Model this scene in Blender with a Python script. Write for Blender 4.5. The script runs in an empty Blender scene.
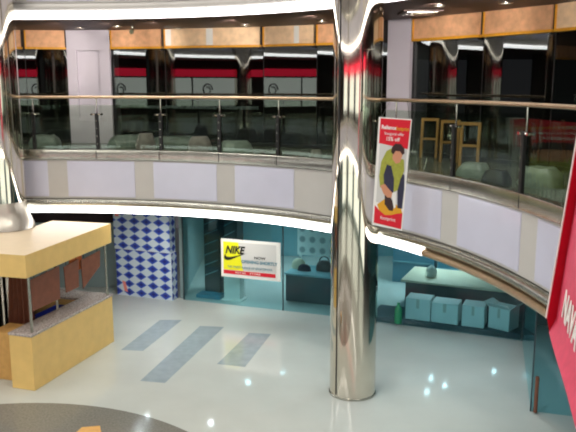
import bpy, bmesh, math, random
from mathutils import Vector, Matrix
random.seed(7)
SC = bpy.context.scene
COL = SC.collection
PI = math.pi

# ------------------------------------------------------------------ view geometry used for surveying the place
FPX = 720.0
PITCH = math.atan(130 / FPX)
EYE = 5.15
def ray(x, y):
    u = (x - 288) / FPX; v = -(y - 216) / FPX
    return (u, math.cos(PITCH) + v * math.sin(PITCH), -math.sin(PITCH) + v * math.cos(PITCH))
def at_z(x, y, z):
    d = ray(x, y); t = (z - EYE) / d[2]
    return Vector((d[0] * t, d[1] * t, z))
def at_y(x, y, Y):
    d = ray(x, y); t = Y / d[1]
    return Vector((d[0] * t, Y, EYE + d[2] * t))

# levels
F1 = 3.81                      # first-floor level
H = 3.81                       # storey height
SOF0, SOF1 = 2.61, 6.42        # undersides of the two slabs
CEIL = 10.6

# ------------------------------------------------------------------ materials
def srgb(r, g, b):
    def c(v):
        v /= 255.0
        return v / 12.92 if v <= 0.04045 else ((v + 0.055) / 1.055) ** 2.4
    return (c(r), c(g), c(b), 1)

def mat(name, col, rough=0.5, metal=0.0, noise=0.0, scale=8.0, bump=0.0, emit=None, estr=0.0, spec=0.5, aniso=0.0):
    m = bpy.data.materials.new(name); m.use_nodes = True
    nt = m.node_tree; b = nt.nodes['Principled BSDF']
    b.inputs['Base Color'].default_value = col
    b.inputs['Roughness'].default_value = rough
    b.inputs['Metallic'].default_value = metal
    b.inputs['Specular IOR Level'].default_value = spec
    if emit:
        b.inputs['Emission Color'].default_value = emit
        b.inputs['Emission Strength'].default_value = estr
    if noise or bump:
        tc = nt.nodes.new('ShaderNodeTexCoord'); n = nt.nodes.new('ShaderNodeTexNoise')
        n.inputs['Scale'].default_value = scale; n.inputs['Detail'].default_value = 6
        nt.links.new(tc.outputs['Object'], n.inputs['Vector'])
        if noise:
            r = nt.nodes.new('ShaderNodeValToRGB')
            r.color_ramp.elements[0].position = 0.3; r.color_ramp.elements[1].position = 0.7
            r.color_ramp.elements[0].color = tuple(c * (1 - noise) for c in col[:3]) + (1,)
            r.color_ramp.elements[1].color = tuple(min(1, c * (1 + noise)) for c in col[:3]) + (1,)
            nt.links.new(n.outputs['Fac'], r.inputs['Fac']); nt.links.new(r.outputs['Color'], b.inputs['Base Color'])
        if bump:
            bp = nt.nodes.new('ShaderNodeBump'); bp.inputs['Strength'].default_value = bump; bp.inputs['Distance'].default_value = 0.01
            nt.links.new(n.outputs['Fac'], bp.inputs['Height']); nt.links.new(bp.outputs['Normal'], b.inputs['Normal'])
    return m

def glass(name, tint, ior, refl=(1, 1, 1, 1), rough=0.0):
    """architectural sheet glass: tinted see-through plus a mirror reflection that grows with grazing angle"""
    m = bpy.data.materials.new(name); m.use_nodes = True
    nt = m.node_tree; nt.nodes.clear()
    o = nt.nodes.new('ShaderNodeOutputMaterial'); mx = nt.nodes.new('ShaderNodeMixShader')
    t = nt.nodes.new('ShaderNodeBsdfTransparent'); g = nt.nodes.new('ShaderNodeBsdfGlossy'); f = nt.nodes.new('ShaderNodeFresnel')
    t.inputs['Color'].default_value = tint; g.inputs['Color'].default_value = refl; g.inputs['Roughness'].default_value = rough
    # same reflectance entering and leaving the sheet
    ge = nt.nodes.new('ShaderNodeNewGeometry'); mr = nt.nodes.new('ShaderNodeMapRange')
    mr.inputs['To Min'].default_value = ior; mr.inputs['To Max'].default_value = 1.0 / ior
    nt.links.new(ge.outputs['Backfacing'], mr.inputs['Value']); nt.links.new(mr.outputs[0], f.inputs['IOR'])
    nt.links.new(f.outputs[0], mx.inputs[0]); nt.links.new(t.outputs[0], mx.inputs[1]); nt.links.new(g.outputs[0], mx.inputs[2])
    nt.links.new(mx.outputs[0], o.inputs[0])
    return m

M = {}
M['floor'] = mat('polished_floor_tile', srgb(190, 196, 190), 0.07, noise=0.03, scale=1.5, spec=0.6)
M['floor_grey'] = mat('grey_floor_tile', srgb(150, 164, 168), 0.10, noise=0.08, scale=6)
M['granite'] = mat('dark_granite_inlay', srgb(122, 122, 114), 0.14, noise=0.18, scale=30)
M['gallery_floor'] = mat('gallery_floor_tile', srgb(92, 98, 84), 0.25, noise=0.08, scale=3)
M['soffit'] = mat('dark_brown_soffit', srgb(78, 58, 52), 0.55, noise=0.1, scale=2)
M['shopceil'] = mat('shop_ceiling', srgb(190, 195, 195), 0.8)
M['white'] = mat('white_ceiling_paint', srgb(215, 212, 215), 0.7)
M['fascia'] = mat('cream_fascia', srgb(190, 187, 182), 0.45, noise=0.02, scale=4)
M['panel'] = mat('lavender_fascia_panel', srgb(202, 202, 218), 0.16, noise=0.02, scale=3)
M['steel'] = mat('brushed_steel', srgb(176, 176, 166), 0.24, 1.0, noise=0.12, scale=9)
M['collar'] = mat('dull_steel', srgb(196, 190, 178), 0.32, 1.0, noise=0.06, scale=6)
M['chrome'] = mat('polished_chrome', srgb(218, 212, 202), 0.05, 1.0)
M['chrome_soft'] = mat('column_cladding', srgb(222, 214, 200), 0.065, 1.0, noise=0.04, scale=2, bump=0.05)
M['brass'] = mat('champagne_metal', srgb(205, 180, 150), 0.28, 1.0, noise=0.08, scale=20)
M['led'] = mat('light_strip', (1, 1, 1, 1), 0.4, emit=(1, 0.97, 0.98, 1), estr=7.0)
M['lamp'] = mat('lamp_disc', (1, 1, 1, 1), 0.4, emit=(0.75, 0.93, 1, 1), estr=40.0)
M['lampdim'] = mat('dim_lamp_disc', (1, 1, 1, 1), 0.4, emit=(1, 0.8, 0.7, 1), estr=0.8)
M['pillar'] = mat('pale_grey_pillar', srgb(196, 190, 200), 0.5, noise=0.02, scale=3)
M['brown_board'] = mat('tan_paper_board', srgb(222, 170, 128), 0.75, noise=0.16, scale=7)
M['peach_board'] = mat('peach_paper_board', srgb(238, 204, 164), 0.75, noise=0.14, scale=6)
M['yellow_trim'] = mat('yellow_wood_edge', srgb(225, 160, 40), 0.5, noise=0.1, scale=12)
M['dark'] = mat('black_metal', srgb(28, 28, 28), 0.4, 0.3)
M['darkwall'] = mat('dark_shop_wall', srgb(52, 46, 44), 0.8, noise=0.15, scale=3)
M['tinted'] = glass('tinted_shop_glass', (0.50, 0.53, 0.51, 1), 1.85, (0.92, 0.95, 0.94, 1))
M['railglass'] = glass('green_rail_glass', (0.84, 0.89, 0.83, 1), 1.25, (0.80, 0.98, 0.90, 1))
M['tealglass'] = glass('teal_shop_glass', (0.72, 0.89, 0.92, 1), 1.35, (0.75, 0.97, 1, 1))
M['kiosk'] = mat('yellow_laminate', srgb(232, 196, 120), 0.4, noise=0.05, scale=5)
M['kiosk_top'] = mat('cream_laminate', srgb(232, 212, 180), 0.4, noise=0.03, scale=5)
M['counter'] = mat('speckled_granite', srgb(178, 168, 162), 0.25, noise=0.6, scale=38)
M['brown'] = mat('brown_board', srgb(124, 76, 56), 0.7, noise=0.12, scale=10)
M['orange'] = mat('orange_cloth', srgb(215, 120, 60), 0.7)
M['carton'] = mat('kraft_carton', srgb(206, 160, 92), 0.8, noise=0.08, scale=12)
M['navy'] = mat('navy_cloth', srgb(30, 32, 52), 0.9, noise=0.2, scale=9)
M['maroon'] = mat('dark_brown_cloth', srgb(46, 32, 36), 0.9, noise=0.2, scale=9)
M['greycloth'] = mat('grey_cloth', srgb(120, 112, 108), 0.9, noise=0.2, scale=9)
M['blue'] = mat('blue_plastic', srgb(30, 50, 150), 0.4)
M['whitebox'] = mat('white_carton', srgb(226, 232, 228), 0.6, noise=0.02, scale=5)
M['tape'] = mat('tape', srgb(190, 190, 180), 0.4)
M['tealwall'] = mat('pale_teal_wall', srgb(112, 164, 174), 0.7, noise=0.05, scale=2)
M['greywall'] = mat('grey_green_wall', srgb(140, 160, 160), 0.7, noise=0.04, scale=2)
M['tealbox'] = mat('teal_unit', srgb(70, 130, 150), 0.6, noise=0.08, scale=3)
M['beige'] = mat('beige_unit', srgb(212, 200, 172), 0.6, noise=0.05, scale=3)
M['darkteal'] = mat('dark_plinth', srgb(48, 66, 72), 0.5, noise=0.1, scale=3)
M['black'] = mat('black_leather', srgb(16, 16, 20), 0.45)
M['red'] = mat('red_print', srgb(214, 14, 40), 0.5)
M['shaded_redcloth'] = mat('shaded_banner_cloth', srgb(205, 12, 48), 0.7, noise=0.08, scale=14)  # banner cloth at its fold, shade put into the colour
M['lit_redcloth'] = mat('lit_banner_cloth', srgb(212, 72, 100), 0.65, noise=0.08, scale=14)  # same banner cloth, lit face coloured lighter
M['paper'] = mat('white_paper', srgb(236, 234, 228), 0.6)
M['ink'] = mat('black_ink', srgb(22, 24, 20), 0.6)
M['yellow'] = mat('yellow_print', srgb(236, 232, 20), 0.6)
M['gold'] = mat('amber_print', srgb(222, 160, 30), 0.6)
M['olive'] = mat('olive_print', srgb(158, 160, 60), 0.6, noise=0.12, scale=30)
M['denim'] = mat('navy_print', srgb(42, 42, 66), 0.6, noise=0.12, scale=30)
M['skin'] = mat('skin_print', srgb(206, 142, 108), 0.6)
M['hair'] = mat('hair_print', srgb(52, 26, 26), 0.6)
M['shoe'] = mat('shoe_print', srgb(58, 36, 34), 0.6)
M['greyprint'] = mat('pale_print', srgb(206, 204, 200), 0.6)
M['sign_red'] = mat('lit_red_sign', srgb(190, 20, 40), 0.5, emit=(0.75, 0.015, 0.05, 1), estr=2.4)
M['sign_white'] = mat('lit_white_window', srgb(220, 225, 220), 0.5, emit=(0.82, 0.88, 0.80, 1), estr=1.5)
M['wood'] = mat('yellow_wood', srgb(150, 112, 52), 0.5, noise=0.1, scale=12)
M['wrap'] = mat('grey_plastic_wrap', srgb(112, 124, 114), 0.35, noise=0.2, scale=10)
M['green'] = mat('green_plastic', srgb(30, 130, 90), 0.4)
M['salmon'] = mat('salmon_smear', srgb(240, 140, 130), 0.6)

def graphic(name, cols, rows, shift):
    """white sheet printed with columns of blue diamonds"""
    m = bpy.data.materials.new(name); m.use_nodes = True
    nt = m.node_tree; b = nt.nodes['Principled BSDF']; b.inputs['Roughness'].default_value = 0.35
    uv = nt.nodes.new('ShaderNodeUVMap'); sp = nt.nodes.new('ShaderNodeSeparateXYZ'); nt.links.new(uv.outputs[0], sp.inputs[0])
    def math_(op, a, bb):
        n = nt.nodes.new('ShaderNodeMath'); n.operation = op
        for i, v in enumerate((a, bb)):
            if v is None: continue
            if isinstance(v, (int, float)): n.inputs[i].default_value = v
            else: nt.links.new(v, n.inputs[i])
        return n.outputs[0]
    def tri(s, k, off):
        f = math_('FRACT', math_('ADD', math_('MULTIPLY', s, k), off), None)
        return math_('MULTIPLY', math_('ABSOLUTE', math_('SUBTRACT', f, 0.5), None), 2.0)
    d = math_('ADD', tri(sp.outputs[0], cols, shift), tri(sp.outputs[1], rows, 0.0))
    r = nt.nodes.new('ShaderNodeValToRGB'); e = r.color_ramp.elements
    e[0].position = 0.12; e[0].color = srgb(22, 28, 120)
    e[1].position = 1.10; e[1].color = srgb(206, 220, 232)
    x = e.new(0.76); x.color = srgb(48, 78, 190)
    x = e.new(0.95); x.color = srgb(120, 160, 215)
    nt.links.new(d, r.inputs[0]); nt.links.new(r.outputs[0], b.inputs['Base Color'])
    return m
M['diamond_a'] = graphic('blue_diamond_print', 4.6, 5.5, 0.75)
M['diamond_b'] = graphic('blue_diamond_print_shifted', 4.6, 5.5, 0.45)

def oval_print():
    m = bpy.data.materials.new('grey_oval_print'); m.use_nodes = True
    nt = m.node_tree; b = nt.nodes['Principled BSDF']
    uv = nt.nodes.new('ShaderNodeUVMap'); mp = nt.nodes.new('ShaderNodeMapping'); mp.inputs['Scale'].default_value = (5, 6, 1)
    fr = nt.nodes.new('ShaderNodeVectorMath'); fr.operation = 'FRACTION'
    sb = nt.nodes.new('ShaderNodeVectorMath'); sb.operation = 'DISTANCE'; sb.inputs[1].default_value = (0.5, 0.5, 0)
    r = nt.nodes.new('ShaderNodeValToRGB'); e = r.color_ramp.elements
    e[0].position = 0.22; e[0].color = srgb(150, 165, 168); e[1].position = 0.36; e[1].color = srgb(225, 232, 230)
    nt.links.new(uv.outputs[0], mp.inputs[0]); nt.links.new(mp.outputs[0], fr.inputs[0]); nt.links.new(fr.outputs[0], sb.inputs[0])
    nt.links.new(sb.outputs['Value'], r.inputs[0]); nt.links.new(r.outputs[0], b.inputs['Base Color'])
    return m
M['ovals'] = oval_print()

# ------------------------------------------------------------------ mesh helpers
class MB:
    def __init__(self): self.v = []; self.f = []; self.mi = []; self.uv = []
    def face(self, pts, mi=0, uv=None):
        i = len(self.v); self.v += [tuple(p) for p in pts]
        self.f.append(tuple(range(i, i + len(pts)))); self.mi.append(mi); self.uv.append(uv)
    def grid(self, rows, close_u=False, close_v=False, mi=0, flip=False):
        i = len(self.v); n = len(rows[0])
        for r in rows: self.v += [tuple(p) for p in r]
        R = len(rows)
        for a in range(R if close_v else R - 1):
            for b in range(n if close_u else n - 1):
                q = (i + a * n + b, i + a * n + (b + 1) % n, i + ((a + 1) % R) * n + (b + 1) % n, i + ((a + 1) % R) * n + b)
                self.f.append(q[::-1] if flip else q); self.mi.append(mi); self.uv.append(None)
    def prism(self, poly, z0, z1, mi=0, topmi=None):
        n = len(poly); i = len(self.v)
        self.v += [(p[0], p[1], z0) for p in poly] + [(p[0], p[1], z1) for p in poly]
        self.f.append(tuple(i + k for k in range(n))[::-1]); self.mi.append(mi); self.uv.append(None)
        self.f.append(tuple(i + n + k for k in range(n))); self.mi.append(mi if topmi is None else topmi); self.uv.append(None)
        for k in range(n):
            j = (k + 1) % n
            self.f.append((i + k, i + j, i + n + j, i + n + k)); self.mi.append(mi); self.uv.append([(k, 0), (k + 1, 0), (k + 1, 1), (k, 1)])
    def obox(self, o, ax, ay, az, mi=0, uv=False):
        """oriented box from corner o and three edge vectors"""
        o = Vector(o); ax = Vector(ax); ay = Vector(ay); az = Vector(az)
        p = [o, o + ax, o + ax + ay, o + ay, o + az, o + ax + az, o + ax + ay + az, o + ay + az]
        q = [(0, 3, 2, 1), (4, 5, 6, 7), (0, 1, 5, 4), (1, 2, 6, 5), (2, 3, 7, 6), (3, 0, 4, 7)]
        i = len(self.v); self.v += [tuple(a) for a in p]
        for k, s in enumerate(q):
            self.f.append(tuple(i + a for a in s)); self.mi.append(mi)
            self.uv.append([(0, 0), (1, 0), (1, 1), (0, 1)] if k in (2, 4) else [(0, 0), (.25, 0), (.25, 1), (0, 1)] if k in (3, 5) else [(0, 0)] * 4)
    def box(self, x0, y0, z0, x1, y1, z1, mi=0):
        self.obox((x0, y0, z0), (x1 - x0, 0, 0), (0, y1 - y0, 0), (0, 0, z1 - z0), mi)
    def tube(self, pts, r, n=10, mi=0, cap=True):
        pts = [Vector(p) for p in pts]; rows = []; up = None
        for k, p in enumerate(pts):
            t = (pts[min(k + 1, len(pts) - 1)] - pts[max(k - 1, 0)]).normalized()
            if up is None: up = Vector((0, 0, 1)) if abs(t.z) < 0.9 else Vector((1, 0, 0))
            a = t.cross(up).normalized(); b = a.cross(t).normalized(); up = b
            rr = r[k] if isinstance(r, (list, tuple)) else r
            rows.append([p + (a * math.cos(2 * PI * j / n) + b * math.sin(2 * PI * j / n)) * rr for j in range(n)])
        self.grid(rows, close_u=True, mi=mi)
        if cap: self.face(rows[0][::-1], mi); self.face(rows[-1], mi)
    def lathe(self, c, prof, n=40, mi=0):
        rows = [[(c[0] + r * math.cos(2 * PI * j / n), c[1] + r * math.sin(2 * PI * j / n), z) for j in range(n)] for r, z in prof]
        self.grid(rows, close_u=True, mi=mi)
        if prof[0][0] > 1e-4: self.face(rows[0][::-1], mi)
        if prof[-1][0] > 1e-4: self.face(rows[-1], mi)
    def build(self, name, mats, parent=None, smooth=None, bevel=0.0, seg=2):
        me = bpy.data.meshes.new(name)
        me.from_pydata(self.v, [], self.f); me.update()
        if not isinstance(mats, (list, tuple)): mats = [mats]
        for m in mats: me.materials.append(m)
        for p, mi in zip(me.polygons, self.mi): p.material_index = mi
        if any(u for u in self.uv):
            l = me.uv_layers.new(name='UVMap')
            for p, u in zip(me.polygons, self.uv):
                if u:
                    for li, c in zip(p.loop_indices, u): l.data[li].uv = c
        if smooth:
            for p in me.polygons: p.use_smooth = True
            me.set_sharp_from_angle(angle=math.radians(smooth))
        o = bpy.data.objects.new(name, me); COL.objects.link(o)
        if parent:
            o.parent = parent
            o.matrix_parent_inverse = parent.matrix_basis.inverted()
        if bevel:
            bm = bmesh.new(); bm.from_mesh(me)
            bmesh.ops.remove_doubles(bm, verts=bm.verts, dist=1e-5)
            bmesh.ops.bevel(bm, geom=[e for e in bm.edges if len(e.link_faces) == 2 and e.calc_face_angle(0) > 0.5], offset=bevel, segments=seg, affect='EDGES', profile=0.5)
            bm.to_mesh(me); bm.free()
        return o

def tag(o, label, cat, group=None, kind=None):
    o['label'] = label; o['category'] = cat
    if group: o['group'] = group
    if kind: o['kind'] = kind
    return o
def struct(o, label=None):
    o['kind'] = 'structure'
    if label: o['label'] = label
    return o
def empty(name, loc, label=None, cat=None, group=None):
    o = bpy.data.objects.new(name, None); o.location = loc; o.empty_display_size = 0.1; COL.objects.link(o)
    if label: tag(o, label, cat, group)
    return o
def lettering(name, text, size, frame, material, parent, align='CENTER', shear=0.0, bold=0.0, depth=0.002, sx=1.0):
    """raised lettering; frame = (origin, right, up)"""
    cu = bpy.data.curves.new(name, 'FONT'); cu.body = text; cu.size = size; cu.align_x = align; cu.align_y = 'CENTER'
    cu.shear = shear; cu.offset = bold; cu.extrude = depth; cu.resolution_u = 3
    tmp = bpy.data.objects.new(name + '_curve', cu); COL.objects.link(tmp)
    bpy.context.view_layer.update()
    me = bpy.data.meshes.new_from_object(tmp.evaluated_get(bpy.context.evaluated_depsgraph_get()))
    bpy.data.objects.remove(tmp)
    o_, r_, u_ = (Vector(a) for a in frame)
    r_.normalize(); u_.normalize(); n_ = r_.cross(u_)
    m4 = Matrix(((r_.x * sx, u_.x, n_.x, o_.x), (r_.y * sx, u_.y, n_.y, o_.y), (r_.z * sx, u_.z, n_.z, o_.z), (0, 0, 0, 1)))
    me.transform(m4); me.name = name
    me.materials.clear(); me.materials.append(material)
    ob = bpy.data.objects.new(name, me); COL.objects.link(ob)
    if parent: ob.parent = parent; ob.matrix_parent_inverse = parent.matrix_basis.inverted()
    return ob

# ------------------------------------------------------------------ the oval of the atrium
CX, CY, AX, AY, EN = -5.2, 6.4, 8.12, 8.02, 2.27
def oval_dense(n=2400):
    out = []
    for k in range(n):
        t = 2 * PI * k / n; c, s = math.cos(t), math.sin(t)
        out.append(Vector((CX + AX * math.copysign(abs(c) ** (2 / EN), c), CY + AY * math.copysign(abs(s) ** (2 / EN), s), 0)))
    return out
_d = oval_dense(); _L = [0.0]
for k in range(len(_d)): _L.append(_L[-1] + (_d[(k + 1) % len(_d)] - _d[k]).length)
PERIM = _L[-1]
import bisect
def edge(s):
    """point on the edge of the void, s metres from its east tip, anticlockwise; returns point, tangent, outward normal"""
    s %= PERIM; k = min(bisect.bisect_right(_L, s) - 1, len(_d) - 1)
    t = (s - _L[k]) / max(1e-9, _L[k + 1] - _L[k]); a, b = _d[k], _d[(k + 1) % len(_d)]
    k0, k1 = _d[(k - 12) % len(_d)], _d[(k + 13) % len(_d)]
    tg = (k1 - k0).normalized()
    return a.lerp(b, t), tg, Vector((tg.y, -tg.x, 0))
def edge_px(px, z=4.0):
    """arc position on the far side that is seen in a given direction"""
    best = None
    for k in range(0, 2400):
        s = PERIM * 0.56 * k / 2400 - 1.2
        p = edge(s)[0]
        dep = p.y * math.cos(PITCH) + (EYE - z) * math.sin(PITCH)
        if p.y < 4: continue
        e = abs(288 + FPX * p.x / dep - px)
        if best is None or e < best[0]: best = (e, s)
    return best[1]
def off(s, d, z):
    p, t, n = edge(s); q = p + n * d; return Vector((q.x, q.y, z))
def sweep(mb, s0, s1, prof, closed_prof=False, mi=0, step=0.25, caps=True):
    """prof = [(outward offset, z)]; s runs over an arc"""
    n = max(2, int(abs(s1 - s0) / step) + 1)
    rows = [[off(s0 + (s1 - s0) * k / (n - 1), d, z) for d, z in prof] for k in range(n)]
    mb.grid(rows, close_u=closed_prof, mi=mi)
    if closed_prof and caps: mb.face(rows[0], mi); mb.face(rows[-1][::-1], mi)
def ring(mb, prof, closed_prof=False, mi=0):
    n = 220
    mb.grid([[off(PERIM * k / n, d, z) for d, z in prof] for k in range(n)], close_u=closed_prof, close_v=True, mi=mi)

# ------------------------------------------------------------------ ground floor
b = MB(); b.box(-18, -8, -0.2, 13, 26, 0.0)
struct(b.build('floor', M['floor']))
b = MB()
cxd, cyd, rd = -4.15, 7.2, 3.95
b.prism([(cxd + rd * math.cos(2 * PI * k / 96), cyd + rd * math.sin(2 * PI * k / 96)) for k in range(96)], 0.0, 0.002)
struct(b.build('floor_inlay', M['granite']))
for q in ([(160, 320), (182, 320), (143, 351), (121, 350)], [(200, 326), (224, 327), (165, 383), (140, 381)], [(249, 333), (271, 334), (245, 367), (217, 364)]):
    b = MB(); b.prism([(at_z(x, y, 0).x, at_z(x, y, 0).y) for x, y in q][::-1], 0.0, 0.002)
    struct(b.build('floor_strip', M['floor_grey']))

# ------------------------------------------------------------------ slabs (two levels of the same gallery)
for lv, nm in ((0, 'lower'), (1, 'upper')):
    dz = lv * H
    b = MB(); ring(b, [(0.02, SOF0 + dz + 0.02), (0.02, F1 + dz - 0.01), (9.0, F1 + dz - 0.01), (9.0, SOF0 + dz + 0.02)], True)
    struct(b.build('slab', M['fascia']))
    b = MB(); ring(b, [(0.10, SOF0 + dz), (9.0, SOF0 + dz), (9.0, SOF0 + dz + 0.015), (0.10, SOF0 + dz + 0.015)], True)
    struct(b.build('ceiling', M['soffit']))
    b = MB(); ring(b, [(0.05, F1 + dz - 0.005), (9.0, F1 + dz - 0.005), (9.0, F1 + dz + 0.005), (0.05, F1 + dz + 0.005)], True)
    struct(b.build('floor', M['gallery_floor']))
    # fascia
    b = MB(); ring(b, [(0.0, 2.92 + dz), (0.0, 3.70 + dz), (0.06, 3.70 + dz), (0.06, 2.92 + dz)], True)
    struct(b.build('fascia', M['fascia']), None)
    # steel skirt under the glass
    b = MB(); ring(b, [(-0.03, 3.71 + dz), (-0.03, 3.885 + dz), (-0.02, 3.90 + dz), (0.10, 3.90 + dz), (0.10, 3.71 + dz)], True)
    struct(b.build('trim_1', M['steel'], smooth=35))
    # rolled bright trim at the bottom edge
    prof = [(0.02 - 0.075 * math.sin(a), 2.828 + dz + 0.083 * math.cos(a)) for a in [PI * k / 8 for k in range(9)]] + [(0.08, 2.745 + dz), (0.08, 2.91 + dz)]
    b = MB(); ring(b, prof, True)
    struct(b.build('trim_2', M['steel'] if lv == 0 else M['fascia'], smooth=50))
    lip = [(0.02 - 0.08 * math.sin(a), 2.68 + dz + 0.058 * math.cos(a)) for a in [PI * k / 10 for k in range(11)]] + [(0.10, 2.622 + dz), (0.10, 2.738 + dz)]
    if lv == 0:
        s_end = edge_px(424, 2.7)
        b = MB(); sweep(b, s_end, PERIM - 3.0, lip, True); struct(b.build('light_strip', M['led'], smooth=50))
        b = MB(); sweep(b, s_end - 0.005, -2.995, lip, True); struct(b.build('trim_3', M['brass'], smooth=50))
    else:
        b = MB(); ring(b, lip, True); struct(b.build('light_strip', M['led'], smooth=50))

# lavender fascia panels on the lower fascia, between the cream bands
def fascia_panel(s0, s1, dz=0.0):
    b = MB(); sweep(b, s0, s1, [(0.02, 2.945 + dz), (-0.012, 2.955 + dz), (-0.012, 3.67 + dz), (0.02, 3.685 + dz)], True, step=0.12)
    o = b.build('fascia_panel', M['panel'], smooth=40); o['kind'] = 'structure'
for x0, x1 in ((68, 135), (154, 217), (235, 294), (350, 441), (458, 520), (537, 600)):
    fascia_panel(edge_px(x1, 3.3), edge_px(x0, 3.3))
sA = edge_px(68, 3.3) + 0.4
while sA < PERIM - 4: fascia_panel(sA, sA + 1.33); sA += 1.75
sB = 1.0
for k in range(28): fascia_panel(sB, sB + 1.33, H); sB += 1.75

# skirt joints: slim dark caps where the steel lengths meet
for x in (97, 160, 219, 277, 452, 521):
    s = edge_px(x, 3.8); p, t, n = edge(s)
    b = MB(); b.obox(p + n * -0.034 - t * 0.006 + Vector((0, 0, 3.712)), t * 0.012, n * 0.02, (0, 0, 0.17))
    struct(b.build('trim_4', M['dark']))

# ------------------------------------------------------------------ glass railing of the far gallery
s_lo, s_hi = edge_px(590, 4.5) - 1.3, edge_px(20, 4.5) + 1.6
pr = off((s_lo + s_hi) / 2, 0.05, 3.9)
rail = empty('glass_railing', pr, 'curved glass balcony railing with champagne metal handrail above the pale fascia', 'railing')
b = MB(); nn = 140
b.tube([off(s_lo + (s_hi - s_lo) * k / nn, 0.05, 4.935) for k in range(nn + 1)], 0.028, 12)
b.build('handrail', M['brass'], rail, smooth=40)
post_s = [edge_px(x, 4.3) for x in (585, 521, 452, 393, 336, 277, 219, 160, 97, 33)]
post_s = [s_lo + 0.05] + post_s + [s_hi - 0.1]
for a, c in zip(post_s[:-1], post_s[1:]):
    b = MB(); sweep(b, a + 0.03, c - 0.03, [(0.045, 3.90), (0.045, 4.78), (0.055, 4.78), (0.055, 3.90)], True, step=0.1)
    b.build('glass_panel', M['railglass'], rail)
for s in post_s:
    p, t, n = edge(s); c = p + n * 0.03
    b = MB(); b.obox(c - t * 0.034 - n * 0.03 + Vector((0, 0, 3.9)), t * 0.068, n * 0.05, (0, 0, 0.72))
    po = b.build('post', M['dark'], rail, bevel=0.006)
    b = MB(); b.tube([c + n * 0.02 + Vector((0, 0, 4.60)), c + n * 0.02 + Vector((0, 0, 4.92))], 0.013, 10)
    b.build('rod', M['chrome'], po, smooth=40)
    b = MB()
    b.tube([c - t * 0.11 - n * 0.012 + Vector((0, 0, 4.60)), c + t * 0.11 - n * 0.012 + Vector((0, 0, 4.60))], 0.012, 8)
    b.tube([c + t * 0.1 - n * 0.03 + Vector((0, 0, 4.60)), c + t * 0.1 + n * 0.03 + Vector((0, 0, 4.60))], 0.02, 10)
    b.tube([c - t * 0.1 - n * 0.03 + Vector((0, 0, 4.60)), c - t * 0.1 + n * 0.03 + Vector((0, 0, 4.60))], 0.02, 10)
    b.build('clamp', M['chrome'], po, smooth=40)
    for zz in (4.02, 4.17, 4.32, 4.47):
        b = MB(); b.tube([c - n * 0.042 + Vector((0, 0, zz)), c - n * 0.028 + Vector((0, 0, zz))], 0.012, 8)
        b.build('stud', M['steel'], po, smooth=40)

# ------------------------------------------------------------------ chrome columns
def column(x, y, r, z0, z1):
    b = MB(); prof = [(r, z0), (r, z0 + 0.001)]
    for zz in [z0 + 1.9 * k for k in range(1, 9) if z0 + 1.9 * k < z1 - 0.3]:
        prof += [(r, zz - 0.006), (r - 0.004, zz - 0.004), (r - 0.004, zz + 0.004), (r, zz + 0.006)]
    prof += [(r, z1)]
    b.lathe((x, y), prof, 72)
    return struct(b.build('column', M['chrome_soft'], smooth=30))
COLM = (1.10, 11.60, 0.39); LCOL = (-5.53, 13.86, 0.41)
column(*COLM, 0.0, CEIL)
b = MB(); b.lathe(COLM[:2], [(0.402, 0.0), (0.402, 0.03), (0.392, 0.035), (0.392, 0.0)], 72); struct(b.build('trim_5', M['steel'], smooth=30))
# narrow cover strip down the column seam
a = math.radians(222)
b = MB(); b.obox((COLM[0] + 0.386 * math.cos(a), COLM[1] + 0.386 * math.sin(a), 0.06), (0.02 * math.sin(a), -0.02 * math.cos(a), 0), (0.012 * math.cos(a), 0.012 * math.sin(a), 0), (0, 0, CEIL - 0.1))
struct(b.build('column_strip', M['dark']))
column(*LCOL, 0.0, CEIL)
for x, y in ((-11.5, 1.2),): column(x, y, 0.41, 0.0, CEIL)
# flared collar of the left column, just over the kiosk roof
KTOP = 2.42
b = MB(); pr = [(0.412, 2.95), (0.417, 2.86), (0.43, 2.77), (0.455, 2.68), (0.495, 2.59), (0.535, 2.51), (0.555, KTOP + 0.01), (0.412, KTOP + 0.01)]
b.lathe(LCOL[:2], pr, 64); struct(b.build('column_collar', M['collar'], smooth=60))

# ------------------------------------------------------------------ first-floor shopfronts
def w1(px, y): p = at_z(px, y, SOF1); return Vector((p.x, p.y, 0))
HB = 5.99                       # underside of the header boards
V = [Vector((-9.6, 16.6, 0)), w1(23, 30), w1(67, 30.5), w1(110, 30.3), w1(165, 29.3), w1(263, 26.8), w1(317, 24.6), w1(345, 23.0), w1(391, 20.2), w1(414, 18.6), w1(485, 11.8), w1(558, 4.0)]
V[4] = V[3].lerp(V[5], (V[4] - V[3]).length / (V[5] - V[3]).length)
V += [V[-1] + Vector((0.75, -1.8, 0)), Vector((5.95, 6.4, 0)), Vector((5.4, 2.2, 0)), Vector((3.6, -0.8, 0))]
def pane_wall(a, c, idx):
    """a dark shop window between two plan points"""
    t = (c - a); L = t.length; t.normalize(); n = Vector((t.y, -t.x, 0))      # n points to the void
    if n.dot(Vector((CX, CY, 0)) - a) < 0: n = -n
    w = struct(empty('window_%d' % idx, a + Vector((0, 0, F1 + 0.06))))
    b = MB(); b.obox(a + Vector((0, 0, F1 + 0.07)), t * L, -n * 0.012, (0, 0, HB - F1 - 0.07)); b.build('pane', M['tinted'], w)
    b = MB(); b.obox(a + n * 0.01 + Vector((0, 0, F1 + 0.006)), t * L, -n * 0.06, (0, 0, 0.07))
    b.obox(a + n * 0.006 + Vector((0, 0, F1 + 0.07)), t * 0.012, -n * 0.05, (0, 0, HB - F1 - 0.07)); b.build('frame', M['dark'], w)
    return t, n, L
idx = 1
for i, (a, c) in enumerate(zip(V[:-1], V[1:])):
    if i in (2, 8): continue          # the two pale pillars stand there
    pane_wall(a, c, idx); idx += 1
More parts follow.
